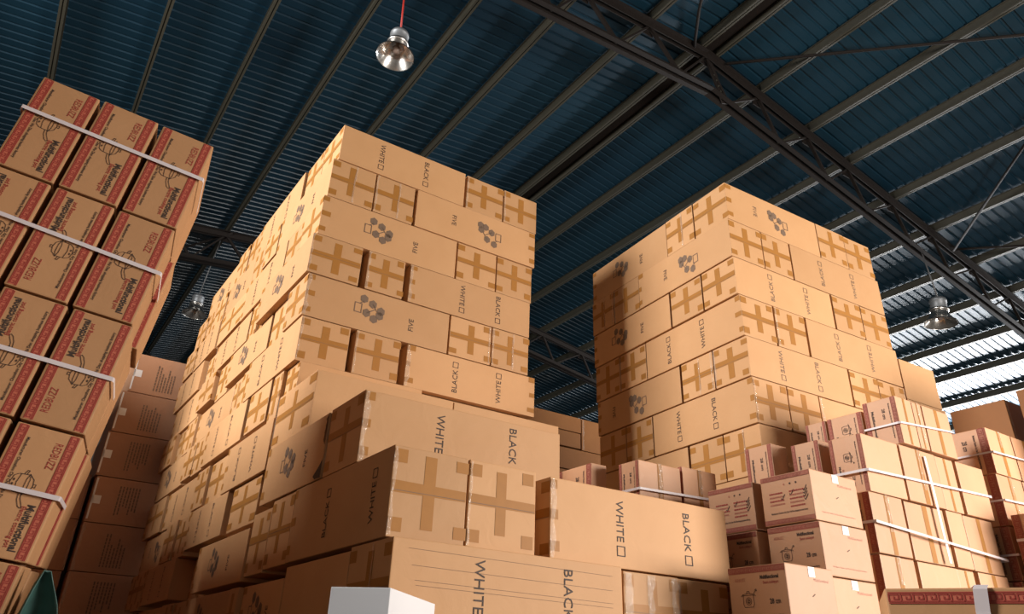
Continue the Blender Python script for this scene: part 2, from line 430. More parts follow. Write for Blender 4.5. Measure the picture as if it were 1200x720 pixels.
# trusses: parallel chords following the roof
PN = [-12.3, -11.1, -9.97, -8.87, -7.77, -6.67, -5.56, -4.48, -3.38, -2.32, -1.15, 0, 1.17, 2.36, 3.42, 4.70, 5.95, 7.35, 8.68, 10.05, 11.38, 12.75, 14.1]
DT, DB = -.22, -.86
def truss(l, label):
    root = empty('roof_truss', roof(0, l, DB)); rl = root.location.copy(); tag(root, label, 'roof truss', 'steel trusses carrying the roof')
    for z, nm in ((DT, 'top_chord'), (DB, 'bottom_chord')):
        mb = MB()
        for pa, pb in ((PL, 0), (0, PR)):
            for sgn in (-1, 1):
                a, b = roof(pa, l+sgn*.035, z), roof(pb, l+sgn*.035, z)
                mb.bar(a, b, .012, .11); mb.bar(a+Vector((0, 0, .05*(1 if z > DB else -1)))+RL*sgn*.03, b+Vector((0, 0, .05*(1 if z > DB else -1)))+RL*sgn*.03, .06, .010)
        mb.build(nm, M['truss'], root, rl)
    for i, p in enumerate(PN):
        mb = MB()
        sh = .55 if p < 0 else .38
        mb.bar(roof(p, l, DT), roof(p+sh, l, DB), .045, .045); mb.build('web_bar', M['truss'], root, rl)
        if i+1 < len(PN):
            mb = MB(); mb.bar(roof(p+sh, l, DB), roof(PN[i+1], l, DT), .03, .03); mb.build('web_bar', M['truss'], root, rl)
        mb = MB(); c = roof(p, l+.045, DT-.06); mb.bar(c-RR*.09, c+RR*.09, .012, .13); mb.build('gusset_plate', M['truss'], root, rl)
    mb = MB(); mb.bar(roof(.05, l, DT), roof(.32, l, DB-.06), .13, .02, RL); mb.build('ridge_gusset', M['truss'], root, rl)
    mb = MB()
    for i in range(7):
        q = roof(.05, l, DT).lerp(roof(.32, l, DB-.06), .15+.12*i); mb.tube([q-RL*.0-RR*.012+Vector((0, 0, 0)), q-RL*.022-RR*.012], .014, 6)
    mb.build('bolts', M['purlin'], root, rl)
truss(4.93, 'nearest dark steel truss crossing above the pile with five-blade print')
truss(13.4, 'dark truss seen behind the tall piles, lower and dimmer than the nearest one')
truss(21.9, 'farthest dark truss, low behind the lamp beside the tallest pile')
truss(-3.6, 'steel truss overhead, from which the red-cord lamp hangs')
def rod(pts, label):
    mb = MB(); mb.tube(pts, .022, 8); o = mb.build('brace_rod', M['truss'], loc=pts[0], smooth=True); tag(o, label, 'brace', 'thin cross braces between the trusses')
rod([roof(.34, 4.82, -.2), roof(2.85, 1.89, -.2), roof(6.6, -2.6, -.2)], 'thin dark brace rod running from the truss apex across the upper corner')
rod([roof(6.5, 4.85, -.28), roof(4.61, 2.7, -.28), roof(.3, -2.4, -.28)], 'thin dark brace rod rising steeply from the truss at the roof edge')
rod([roof(6.6, 4.85, -.2), roof(7.3, 3.95, -.2), roof(12.5, -2.5, -.2)], 'thin dark brace rod running level from the lower truss joint')
rod([roof(-.26, 4.91, -.2), roof(-.76, 4.37, -.2), roof(-6.5, -2.9, -.2)], 'short-looking brace rod rising from the truss apex towards the upper frame edge')
rod([roof(-4.4, 13.3, -.2), roof(-9.0, 20.5, -.2)], 'thin dim brace rod behind the lamp beside the tallest pile')
rod([roof(-9.0, 13.3, -.28), roof(-4.4, 21.0, -.28)], 'thin dim brace rod crossing another one beyond the second truss')

# bell-shaped high-bay lamps
def lamp(loc, dia, label, cord_top, cord_mat, tilt=(0, 0)):
    loc = Vector(loc); s = dia/.45
    ax = Vector((tilt[0], tilt[1], 1)).normalized()
    root = empty('high_bay_lamp', loc); tag(root, label, 'lamp', 'bell-shaped lamps hanging under the roof'); P = lambda z: loc+ax*z*s
    mb = MB(); mb.lathe([(r*s, z*s) for r, z in [(.225, 0), (.222, .012), (.205, .02), (.16, .07), (.13, .12), (.112, .17), (.105, .20)]], loc, ax)
    mb.build('reflector', M['alu'], root, loc, True)
    mb = MB(); mb.lathe([(r*s, z*s) for r, z in [(.219, .002), (.20, .022), (.155, .072), (.125, .122), (.107, .172), (.07, .19), (.001, .192)]], loc, ax)
    mb.build('reflector_lining', M['alu_in'], root, loc, True)
    mb = MB(); mb.lathe([(r*s, z*s) for r, z in [(.112, .185), (.128, .19), (.128, .215), (.112, .22)]], loc, ax); mb.build('clamp_ring', M['alu'], root, loc, True)
    mb = MB(); mb.lathe([(r*s, z*s) for r, z in [(.105, .21), (.108, .225), (.108, .33), (.112, .332), (.112, .36), (.10, .385), (.03, .395), (.001, .395)]], loc, ax)
    mb.build('ballast_housing', M['housing'], root, loc, True)
    mb = MB(); mb.lathe([(r*s, z*s) for r, z in [(.001, .06), (.03, .065), (.05, .10), (.045, .14), (.02, .18), (.02, .2)]], loc, ax, 20); mb.build('bulb', M['bulb'], root, loc, True)
    mb = MB(); mb.tube([P(.39)+Vector((.02*math.cos(i*.9), 0, .025*math.sin(i*.9)+.02))*s for i in range(8)], .006*s, 6); mb.build('hook', M['housing'], root, loc, True)
    mb = MB(); mb.tube([P(.42), Vector(cord_top)], .011*s, 8); mb.build('cord', M[cord_mat], root, loc, True)
lamp((-1.507, 6.341, 8.07), .46, 'bell-shaped aluminium lamp hanging on a red cord from the roof', (-1.50, 6.30, 9.35), 'redcord', (.05, .02))
lamp((-5.956, 12.27, 7.42), .45, 'small bell-shaped lamp half hidden behind the edge of the tallest pile', (-5.85, 12.35, 9.15), 'greycord')
lamp((7.175, 10.79, 7.06), .53, 'bell-shaped lamp on a grey cord hanging from the nearest truss', (7.159, 10.775, 8.50), 'greycord', (.10, -.05))

# ------------------------------------------------------------------ tallest pile (frame A)
L_, W_ = 3.25, 1.055
GA = 'tan cartons of the tallest pile'
def rowname(i): return ORD[i-1] if i <= 13 else str(i)
# bright end: row -> list of (s0, s1, kind, art); k edges
E2 = lambda: tape_end(.55)
AK = [0, 1.0, 2.03, 3.04, 3.99, 4.96, 5.93]
A_end = {
 1: [(.10, 3.30, 'R', wb(pl=False), 'printed WHITE and BLACK'), (3.37, 4.43, 'H', E2(), ''), (4.46, 5.45, 'H', E2(), '')],
 2: [(.0, 1.03, 'H', E2(), ''), (1.06, 2.02, 'H', E2(), ''), (2.09, 5.42, 'R', five(True, pl=False, pr=True), 'printed FIVE')],
 3: [(-.06, 3.22, 'R', five(hu=.40, fu=.68), 'printed FIVE'), (3.26, 4.32, 'H', E2(), ''), (4.35, 5.36, 'H', E2(), '')],
 4: [(-.14, .97, 'H', E2(), ''), (1.12, 1.98, 'H', E2(), ''), (2.12, 5.32, 'R', wb(film=1, first=.42, second=.72), 'printed WHITE and BLACK')],
 5: [(-.08, 3.18, 'R', five(film=1, hu=.42, fu=.72), 'printed FIVE'), (3.22, 4.28, 'H', E2(), ''), (4.31, 5.31, 'H', E2(), '')],
 6: [(-.05, .97, 'H', E2(), ''), (1.10, 2.08, 'H', E2(), ''), (2.25, 5.52, 'R', wb(True, pl=True, pr=True, film=1, first=.36, second=.70), 'printed BLACK and WHITE')],
}
# the long side: row -> list of (t0, t1, kind); the first carton of each row is the corner one of the bright end
H, Lg = 'H', 'L'
A_side = {
 1: [(1.12, 2.2, H), (2.26, 5.46, Lg), (5.5, 6.55, H), (6.6, 7.65, H), (7.7, 10.9, Lg)],
 2: [(3.32, 4.38, H), (4.42, 5.45, H), (5.48, 7.98, Lg), (8.02, 9.1, H), (9.15, 10.2, H), (10.25, 11.4, H)],
 3: [(1.22, 2.3, H), (2.34, 5.5, Lg), (5.62, 7.9, H), (8.0, 10.4, Lg), (10.45, 11.7, H)],
 4: [(3.30, 3.85, H), (3.9, 4.45, H), (4.6, 7.7, Lg), (7.75, 8.8, H), (8.85, 11.9, Lg)],
 5: [(1.18, 2.28, H), (2.42, 5.62, Lg), (5.66, 6.75, H), (6.8, 8.3, H), (8.35, 11.6, Lg)],
 6: [(3.29, 4.0, H), (4.05, 4.78, H), (4.86, 8.1, Lg), (8.14, 9.2, H), (9.25, 10.3, H), (10.35, 11.9, H)],
 7: [(-.05, .63, H), (.66, 1.2, H), (1.3, 2.66, H), (2.86, 6.06, Lg), (6.1, 7.2, H), (7.25, 8.3, H), (8.35, 11.6, Lg)],
 8: [(.64, 3.55, Lg), (3.6, 5.2, H), (5.28, 6.3, H), (6.4, 9.6, Lg), (9.7, 11.9, H)],
 9: [(.92, 2.68, H), (2.92, 5.92, Lg), (5.96, 7.1, H), (7.15, 8.3, H), (8.4, 11.7, Lg)],
 10: [(.92, 4.34, Lg), (4.62, 5.4, H), (5.45, 6.3, H), (6.36, 9.5, Lg), (9.55, 10.7, H), (10.75, 11.9, H)],
 11: [(.78, 1.3, H), (1.35, 4.5, Lg), (4.6, 5.7, H), (5.75, 6.85, H), (6.9, 10.1, Lg), (10.15, 11.8, H)],
 12: [(.78, 3.4, Lg), (3.45, 4.5, H), (4.55, 5.6, H), (5.65, 8.9, Lg), (8.95, 11.8, Lg)],
}
AKs = AK + [6.93, 7.95, 8.95, 9.98, 11.0, KF]
for row, lst in A_end.items():
    k0, k1 = AK[row-1]+.012, AK[row]-.006
    for i, (s0, s1, kd, art, txt) in enumerate(lst):
        dt = rj(.015); lart = None
        if i == 0:
            lart = tape_end(.5) if kd == 'R' else (five() if row in (2, 4) else wb(True))
        d = W_ if kd == 'R' else L_
        if kd == 'R' and i == 0: d = 1.1
        if kd == 'R':
            lab = 'tan carton %s, bright end of the tallest pile, %s row down' % (txt, rowname(row))
        else:
            pos = {(0): 'at the corner', (1): 'second from the corner' if lst[0][2] == 'H' else 'beside the long one', (2): 'at the far edge'}[i]
            lab = 'taped carton end on bright end of the tallest pile, %s row, %s' % (rowname(row), pos)
        ex = .05 if row in (4, 6) else 0
        carton(FA, s0, s1, dt, dt+d, k0, k1, 'carton', lab, 'box', GA, 'tan', art, lart)
NK = [6.53, 7.58, 8.64, 9.79, 10.92, KF]       # row heights of the pile in front
for row, lst in A_side.items():
    k0, k1 = AKs[row-1]+.012, AKs[row]-.006
    for i, (t0, t1, kd) in enumerate(lst):
        ds = rj(.045) + (.09 if row == 1 else 0)
        if random.random() < .3: ds += .07
        if kd == Lg:
            art = random.choice([five(film=random.random() < .3), five(True), wb(film=random.random() < .3), wb(True)]); d = 1.06
            what = 'long tan carton'
        else:
            art = tape_end(.45); d = 2.6; what = 'taped carton end'
            if row == 10 and i in (1, 2): ds += .35
        # keep clear of the bright-end cartons
        lab = '%s, long side of the tallest pile, %s row, %s past corner' % (what, rowname(row), ORD[i])
        kk0 = k0; kk1 = k1 - (random.choice((0, 0, .05, .09)) if row > 1 else 0)
        if row == 7 and i == 0: kk1 = NK[0]-.01
        carton(FA, ds, ds+d, t0+.01, t1-.01, kk0, kk1, 'carton', lab, 'box', GA, 'tan', None, art)

def torn(a):
    five(hu=.42, fu=.72)(a); w, h = a.w, a.h
    pts = [(w-.002, h*.03)]; pts += [(w-.012-.012*(i % 2)-.006*random.random(), h*(.03+.055*i)) for i in range(1, 9)] + [(w-.002, h*.5)]
    a.add('gap', pts, [(0, i, i+1) for i in range(1, len(pts)-1)])
    a.poly('ink', [(w-.002, h*.72), (w-.03, h*.80), (w-.10, h*.93), (w-.07, h*.985), (w-.002, h*.99)])
# near pile: steps out towards the photographer (own row heights)
GN = 'big tan cartons stepping down in front of the tallest pile'
carton(FA, .0, 2.7, -1.30, .62, NK[0], NK[1]-.01, 'carton', 'plain wide carton face behind the large WHITE and BLACK box, half covered', 'box', GN, 'tan', plain(), tape_end(.9))
carton(FA, 2.72, 5.2, -1.30, -.12, NK[0], NK[1]-.01, 'carton', 'plain carton face just above the top edge of the large lettered box', 'box', GN, 'tan', plain())
carton(FA, -.02, 3.3, -2.26, .6, NK[1], NK[2]-.01, 'carton', 'carton with large slanted five-blade print and torn corner', 'box', GN, 'tan', plain(), torn)
carton(FA, .0, 3.5, -3.54, -2.30, NK[1]-.03, NK[2]-.01, 'carton', 'large carton lettered WHITE and BLACK, with taped end and glossy corner film', 'box', GN, 'tan',
       wb(cap=.045, first=.36, second=.735, vs=(.50, .46), film=1), tape_end(1))
carton(FA, .0, 1.08, -4.71, -1.24, NK[2], NK[3]-.01, 'carton', 'carton with bold tape cross and dark side lettered WHITE, under the large lettered box', 'box', GN, 'tan', tape_end(1), wb(True, first=.42, second=.86))
carton(FA, 1.11, 2.18, -4.71, -1.24, NK[2], NK[3]-.01, 'carton', 'carton end with double tape cross, beside the bold taped corner carton', 'box', GN, 'tan', tape_end(1))
carton(FA, .02, 1.1, -1.18, -.12, NK[2], NK[3]-.01, 'carton', 'shaded carton with outlined label, behind the dark carton lettered WHITE', 'box', GN, 'tan', None, tape_end(.3))
carton(FA, .02, 1.1, -.09, .88, NK[2]+.1, NK[3]+.03, 'carton', 'shaded taped carton beside the one with five-blade print at the bottom', 'box', GN, 'tan', None, tape_end(.3))
carton(FA, 2.43, 5.97, -4.71, -3.52, NK[2]+.02, NK[3]+.0, 'carton', 'pale carton lettered WHITE and BLACK, in front of the strapped small boxes', 'box', GN, 'tan',
       wb(cap=.045, first=.36, second=.745, vs=(.50, .50), film=1), tape_end(.8))
def creased(a):
    a.text('ink', 'WHITE', a.w*.345, a.h*.52, .048, 90, box=True); a.text('ink', 'BLACK', a.w*.735, a.h*.50, .048, 90, box=True)
    for v in (.10, .27, .42, .47): a.line('greyink', [(a.w*(.05+.1*v), a.h*v), (a.w*.95, a.h*(v+.03))], .0012)
carton(FA, .02, 3.53, -4.90, -3.7, NK[3]+.01, NK[4]-.01, 'carton', 'creased carton lettered WHITE and BLACK, behind the white box', 'box', GN, 'tan', creased, tape_end(.5))
carton(FA, .03, 1.2, -3.66, -1.3, NK[3]+.05, NK[4]-.01, 'carton', 'very dark carton side under the dark carton lettered WHITE', 'box', GN, 'tan', None, plain())
carton(FA, .03, 1.2, -1.26, .7, NK[3]+.2, NK[4]-.01, 'carton', 'dark low carton with five-blade print behind the white box', 'box', GN, 'tan', None, five())
def glossy(a):
    tape_end(0)(a)
    for u in (.02, .42, .86): film_edge(a, a.w*u, a.w*.13, 0.02, .98)
carton(FA, 3.60, 4.66, -4.85, -2.2, NK[3]+.05, NK[4]-.01, 'carton', 'film-covered shiny carton end under the pale lettered carton', 'box', GN, 'tan', glossy)
carton(FA, 4.70, 5.75, -4.80, -3.46, NK[3]+.05, NK[4]-.01, 'carton', 'dark carton end beside the shiny film-covered one', 'box', GN, 'tan', tape_end(.3))
for i, (a, b) in enumerate(((.03, 3.4), (3.5, 5.25))):
    carton(FA, a, b, -4.8, -3.46 if i else -2.2, NK[4], KF-.004, 'carton', ['lowest carton under the creased lettered one', 'lowest carton under the shiny film-covered one'][i], 'box', GN, 'tan', plain())
carton(FA, .03, 3.4, -2.1, .1, NK[4], KF-.004, 'carton', 'lowest carton under the dark five-blade one', 'box', GN, 'tan', plain())
carton(FA, 1.3, 3.4, -3.6, -.2, NK[3]+.03, NK[4]-.01, 'carton', 'hidden carton behind the creased lettered one', 'box', GN, 'tan', plain())
carton(FA, 2.5, 4.9, -3.4, -.2, NK[2], NK[3]-.01, 'carton', 'hidden carton behind the pale lettered one', 'box', GN, 'tan', plain())
carton(FA, 2.75, 5.3, .15, 3.2, AK[6]+.02, NK[1]-.01, 'carton', 'hidden carton under the bright end of the tallest pile', 'box', GN, 'tan', plain())
for i in range(2, 5):
    carton(FA, 3.36, 5.3, .15, 3.2, NK[i-1] if i > 1 else 0, NK[i]-.01, 'carton', 'hidden core carton of the tallest pile, tier %s' % ORD[i], 'box', GN, 'tan', plain())
carton(FA, 2.75, 5.3, .15, 3.2, NK[4], KF-.004, 'carton', 'hidden core carton of the tallest pile, lowest tier', 'box', GN, 'tan', plain())

# ------------------------------------------------------------------ far pile (frame B)
GB = 'tan cartons of the far pile under the nearest truss'
BK = [0.0, 1.05, 2.08, 3.05, 4.06, 5.0, 6.02, 7.03, 8.04, 9.05, 10.05, 11.05]
B_end = {   # lit face: (s0, s1, kind, art)
 1: [(-.05, 3.16, 'R', five(True, ink='greyink', pl=True, hu=.45, fu=.70), 'printed FIVE'), (3.18, 4.25, 'H', E2(), ''), (4.27, 5.32, 'H', E2(), '')],
 2: [(-.08, .98, 'H', E2(), ''), (1.0, 1.95, 'H', E2(), ''), (1.99, 5.38, 'R', wb(True, ink='greyink', pl=False), 'printed BLACK and WHITE')],
 3: [(-.05, 3.22, 'R', wb(True, ink='greyink', pl=False, first=.35, second=.72), 'printed BLACK and WHITE'), (3.27, 4.33, 'H', E2(), ''), (4.38, 5.4, 'H', E2(), '')],
 4: [(-.0, 1.02, 'H', E2(), ''), (1.06, 2.06, 'H', E2(), ''), (2.13, 5.48, 'R', wb(True, ink='greyink', pl=False, pr=False), 'printed BLACK and WHITE')],
 5: [(.03, 3.33, 'R', wb(ink='greyink', pl=False), 'printed WHITE and BLACK'), (3.39, 4.42, 'H', E2(), ''), (4.47, 5.5, 'H', E2(), '')],
 6: [(.06, 1.08, 'H', tape_end(1), ''), (1.11, 2.1, 'H', tape_end(1), ''), (2.15, 5.45, 'R', plain(1), 'with shiny film')],
 7: [(.10, 3.35, 'R', plain(), 'without print'), (3.4, 4.45, 'H', E2(), ''), (4.5, 5.5, 'H', E2(), '')],
 8: [(.10, 1.12, 'H', E2(), ''), (1.15, 2.15, 'H', E2(), ''), (2.2, 5.45, 'R', plain(), 'without print')],
 9: [(.10, 3.35, 'R', plain(), 'without print'), (3.4, 4.45, 'H', E2(), ''), (4.5, 5.5, 'H', E2(), '')],
 10: [(.10, 1.12, 'H', E2(), ''), (1.15, 2.15, 'H', E2(), ''), (2.2, 5.45, 'R', plain(), 'without print')],
 11: [(.10, 3.35, 'R', plain(), 'without print'), (3.4, 4.45, 'H', E2(), ''), (4.5, 5.5, 'H', E2(), '')],
}
B_side = {  # (t0, t1, kind, art); index 0 belongs to the corner carton
 1: [(0, 1.09, H, E2()), (1.12, 2.10, H, E2()), (2.12, 5.34, Lg, five(hu=.40, fu=.68))],
 2: [(0, 3.27, Lg, five(True, hu=.42, fu=.68)), (3.29, 4.35, H, E2()), (4.37, 5.34, H, E2())],
 3: [(0, 1.03, H, E2()), (1.07, 2.13, H, tape_end(1)), (2.19, 5.34, Lg, five(hu=.36, fu=.66))],
 4: [(0, 3.21, Lg, wb(True, pl=False, pr=True, first=.26, second=.62)), (3.24, 4.28, H, tape_end(1)), (4.3, 5.34, H, E2())],
 5: [(0, .99, H, tape_end(1)), (1.03, 2.04, H, tape_end(1)), (2.10, 5.34, Lg, five(True, hu=.48, fu=.78))],
 6: [(0, 3.17, Lg, wb(pl=False, pr=True, first=.28, second=.64)), (3.22, 4.22, H, E2()), (4.25, 5.34, H, E2())],
 7: [(0, 1.0, H, tape_end(1)), (1.03, 2.04, H, E2()), (2.10, 5.34, Lg, plain())],
 8: [(0, 3.17, Lg, plain()), (3.22, 4.22, H, E2()), (4.25, 5.34, H, E2())],
 9: [(0, 1.0, H, E2()), (1.03, 2.04, H, E2()), (2.10, 5.34, Lg, plain())],
 10: [(0, 3.17, Lg, plain()), (3.22, 4.22, H, E2()), (4.25, 5.34, H, E2())],
 11: [(0, 1.0, H, E2()), (1.03, 2.04, H, E2()), (2.10, 5.34, Lg, plain())],
}
for row in B_end:
    k0, k1 = BK[row-1]+.012, BK[row]-.006
    for i, (s0, s1, kd, art, txt) in enumerate(B_end[row]):
        d = (B_side[row][0][1]) if i == 0 else (1.03 if kd == 'R' else 3.2)
        dt = rj(.012)
        if kd == 'R': lab = 'carton %s on the bright face of the far pile, %s row down' % (txt, rowname(row))
        else: lab = 'taped carton end, bright face of the far pile, %s row, %s' % (rowname(row), {0: 'at the corner', 1: 'next to the corner' if B_end[row][0][2] == 'H' else 'beside the long one', 2: 'at the outer edge'}[i])
        carton(FB, s0, s1, dt, d, k0, k1, 'carton', lab, 'box', GB, 'tan', art, B_side[row][0][3] if i == 0 else None)
    for i, (t0, t1, kd, art) in enumerate(B_side[row]):
        if i == 0: continue
        ds = B_end[row][0][0]+rj(.012)
        lab = ('long carton' if kd == Lg else 'taped carton end') + ', shadowed face of the far pile, %s row, %s past the corner' % (rowname(row), ORD[i-1])
        carton(FB, ds, ds+(1.03 if kd == Lg else (3.1 if B_end[row][0][2] == 'R' else 1.9)), t0, t1, k0, k1, 'carton', lab, 'box', GB, 'tan', None, art)
def pallet(F, s0, s1, t0, t1, k0, k1, label):
    c = (F.P(s0, t0, k1)+F.P(s1, t1, k1))/2; root = empty('wooden_pallet', c); tag(root, label, 'pallet')
    n = 7
    for i in range(n):
        a = t0+(t1-t0-.35)*i/(n-1); mb = MB(); mb.hexa(fbox(F, s0, s1, a, a+.35, k0, k0+.07)); mb.build('deck_board', M['wood'], root, c)
    for i in range(3):
        a = s0+(s1-s0-.3)*i/2; mb = MB(); mb.hexa(fbox(F, a, a+.3, t0, t1, k0+.07, k1)); mb.build('stringer', M['wood'], root, c)
pallet(FB, .1, 5.3, .1, 5.2, BK[11], KB-.003, 'wooden pallet under the far pile')
# neighbour pile touching the far pile on its bright side
for i in range(8):
    k0 = 3.22+i*1.09
    carton(FB, 5.62, 7.08 if i % 2 == 0 else 7.2, .05, 1.3, k0, k0+1.08 if i < 7 else KB-.004, 'carton', 'pale plain carton adjoining the far pile on its bright side, %s from its top' % ORD[i], 'box', 'plain cartons adjoining the far pile', 'tan', plain(1) if i == 1 else plain())

# ------------------------------------------------------------------ dim stack beyond the tallest pile (text-printed boxes)
GT = 'dull brown cartons with printed text blocks'
def textblock(a, patch=True, upsd=False):
    w, h = a.w, a.h; n = 7; u0 = .225
    for i in range(n):
        u = u0+.20*i/n; ln = h*(.62 if i < 2 else (.38+.12*random.random())); 
        if i in (4,): ln = h*.58
        v = h*.88 if not upsd else h*.16
        while ln > 0:
            d = h*(.035+.05*random.random()); a.rect('greyink', u, (v-d) if not upsd else v, u+.012, v if not upsd else v+d); v += (-(d+.006) if not upsd else (d+.006)); ln -= d+.006
    if patch:
        a.rect('wtape', .006, h*.04, .022, h*.94); a.rect('wtape', .006, h*.42, .085, h*.60)
    else: film_edge(a, .002, .03)
TK = [2.07, 3.40, 4.76, 6.16, 7.53, 8.91, 10.3, KF]
for i in range(7):
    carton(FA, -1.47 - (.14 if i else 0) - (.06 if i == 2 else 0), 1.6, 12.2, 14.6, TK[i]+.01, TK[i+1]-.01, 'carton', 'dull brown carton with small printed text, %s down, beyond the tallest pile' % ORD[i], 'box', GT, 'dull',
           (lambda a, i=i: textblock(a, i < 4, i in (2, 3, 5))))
TL = [6.08, 7.43, 8.90, 10.3, KF]
def mark(a): a.rect('tape', a.w*.55, a.h*.3, a.w*.8, a.h*.48); film_edge(a, a.w-.02, .018)
for i in range(4):
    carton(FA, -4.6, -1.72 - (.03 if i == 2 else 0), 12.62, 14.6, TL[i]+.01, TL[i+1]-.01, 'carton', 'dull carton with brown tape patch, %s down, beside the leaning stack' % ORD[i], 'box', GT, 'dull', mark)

# ------------------------------------------------------------------ dim pile in the gap between the two tall piles
GM = 'dark brown cartons far back between the tall piles'
t = 9.0
def band(a): film_edge(a, a.w-.03, .03)
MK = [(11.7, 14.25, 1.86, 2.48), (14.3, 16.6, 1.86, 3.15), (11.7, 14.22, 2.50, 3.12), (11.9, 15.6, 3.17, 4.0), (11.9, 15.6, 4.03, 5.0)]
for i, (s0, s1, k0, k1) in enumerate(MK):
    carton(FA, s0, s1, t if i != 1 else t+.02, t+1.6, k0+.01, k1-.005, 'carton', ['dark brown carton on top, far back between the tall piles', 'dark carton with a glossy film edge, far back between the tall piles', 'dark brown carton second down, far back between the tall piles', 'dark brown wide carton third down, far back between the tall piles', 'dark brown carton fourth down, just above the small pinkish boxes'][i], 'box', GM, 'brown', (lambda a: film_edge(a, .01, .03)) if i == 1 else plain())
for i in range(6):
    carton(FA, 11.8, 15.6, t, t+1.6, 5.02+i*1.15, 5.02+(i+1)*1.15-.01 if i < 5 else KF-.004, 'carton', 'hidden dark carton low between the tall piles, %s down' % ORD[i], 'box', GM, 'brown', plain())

# ------------------------------------------------------------------ cooker boxes
def greek(a, u0, v0, u1, v1, vertical=True, fg='red', bg='redbg', n=None):
    """meander border filling the rectangle"""
    a.rect(bg, u0, v0, u1, v1)
    if vertical: W0, Ln = u1-u0, v1-v0
    else: W0, Ln = v1-v0, u1-u0
    tr = (lambda x, y: (u0+x, v0+y)) if vertical else (lambda x, y: (u0+y, v0+x))
    e = W0*.07; lw = W0*.085
    a.line(fg, [tr(e, 0), tr(e, Ln)], lw); a.line(fg, [tr(W0-e, 0), tr(W0-e, Ln)], lw)
    n = n or max(3, int(round(Ln/(W0*.86)))); c = Ln/n; lw2 = W0*.11
    x0, x1, x2, x3 = W0*.22, W0*.40, W0*.60, W0*.78
    for i in range(n):
        y = c*i; q = lambda x, f: tr(x, y+c*f)
        a.line(fg, [q(x3, 0), q(x0, 0), q(x0, .78), q(x2, .78), q(x2, .42), q(x1, .42), ], lw2)
        a.line(fg, [q(x3, 0), q(x3, 1)], lw2)
def pot(a, cu, cv, s, rot, ink='ink', t=.0028):
    """line drawing of a cooking pot with long handle; (x right, y up) in the drawing's own upright frame"""
    an = math.radians(rot); ca, sa = math.cos(an), math.sin(an)
    T = lambda x, y: (cu+(x*ca+y*sa)*s, cv+(x*sa-y*ca)*s)
    L = lambda pts: a.line(ink, [T(*p) for p in pts], t)
    L([(-.30, .12), (-.28, -.18), (-.20, -.30), (0, -.34), (.20, -.30), (.28, -.18), (.30, .12)])
    L([(-.33, .12), (-.15, .07), (.15, .07), (.33, .12), (.15, .17), (-.15, .17), (-.33, .12)])
    L([(-.30, .14), (-.18, .27), (0, .31), (.18, .27), (.30, .14)])
    L([(-.04, .31), (-.05, .38), (.05, .38), (.04, .31)])
    L([(.29, .02), (.48, .05), (.66, .14), (.72, .22), (.68, .26), (.60, .22), (.44, .13), (.30, .10)])
    L([(-.30, .02), (-.42, .06), (-.42, .0), (-.29, -.05)])
    L([(-.29, -.12), (0, -.17), (.29, -.12)])
    for x in (-.08, .06): L([(x, -.24), (x+.04, -.26), (x, -.28), (x-.03, -.26), (x, -.24)])
def sidepot(a, cu, cv, s, rot, ink='ink', t=.0022):
    an = math.radians(rot); ca, sa = math.cos(an), math.sin(an)
    T = lambda x, y: (cu+(x*ca+y*sa)*s, cv+(x*sa-y*ca)*s)
    L = lambda pts: a.line(ink, [T(*p) for p in pts], t)
    L([(-.42, .22), (-.36, .25), (-.38, -.22), (-.30, -.40), (.30, -.40), (.38, -.22), (.36, .25), (.42, .22)])
    L([(-.52, .20), (-.40, .30), (0, .36), (.40, .30), (.52, .20)]); L([(-.40, .25), (.40, .25)])
    L([(-.10, .36), (-.08, .46), (.08, .46), (.10, .36)])
    for r in (.20, .11): L([(r*math.cos(i*math.pi/6), -.08+r*math.sin(i*math.pi/6)) for i in range(13)])
    L([(-.05, -.02), (.05, -.02), (-.04, -.14), (.05, -.14)])
    L([(.40, .34), (.52, .48), (.62, .46), (.58, .56), (.50, .52)])
MAKER = 'Manufacturer: Chaozhou City Chao Wai Dian shopping business factory'
def rice(flip):
    """front of the tall standing rice-cooker box; flip turns the print by half a turn"""
    def f(a):
        w, h = a.w, a.h; m = .010; bw = w*.145
        greek(a, m, m*.6, m+bw, h-m*.6); greek(a, w-m-bw, m*.6, w-m, h-m*.6)
        X = lambda x: x*w if not flip else (1-x)*w
        Y = lambda y: y*h if not flip else (1-y)*h
        r = -90 if not flip else 90
        a.text('ink', 'Multifunctional', X(.275), Y(.235), .026, r, bold=.045, length=h*.35)
        a.text('red', 'Electric cooking pot', X(.375), Y(.235), .017, r, bold=.02, length=h*.31)
        a.text('red', 'REDBUZZ', X(.285), Y(.80), .028, r, length=h*.21)
        pot(a, X(.55), Y(.55), h*.25, r, t=.0021)
        a.text('ink', MAKER, X(.75), Y(.50), .011, r, bold=.03, length=h*.80)
    return f
def cooker_up(strong=True, red='redfade'):
    """upright print: border top and bottom, name, drawing, size"""
    def f(a):
        w, h = a.w, a.h; bh = h*.12
        greek(a, .004, .004, w-.004, bh, False, 'red', 'redfade'); greek(a, .004, h-bh, w-.004, h-.004, False, 'red', 'redfade')
        a.text('redfade', 'REDBUZZ', w*.21, h*.225, h*.055, 0, length=w*.18)
        a.text('ink', 'Multifunctional', w*.72, h*.20, h*.065, 0, bold=.05, length=w*.31)
        a.text('red', 'Electric cooking pot', w*.74, h*.29, h*.05, 0, bold=.02, length=w*.26)
        sidepot(a, w*.33, h*.56, h*.30, 0)
        a.text('ink', '28 cm', w*.78, h*.60, h*.085, 0, bold=.03, length=w*.18)
        a.text('ink', MAKER, w*.53, h*.82, h*.035, 0, bold=.04, length=w*.74)
    return f
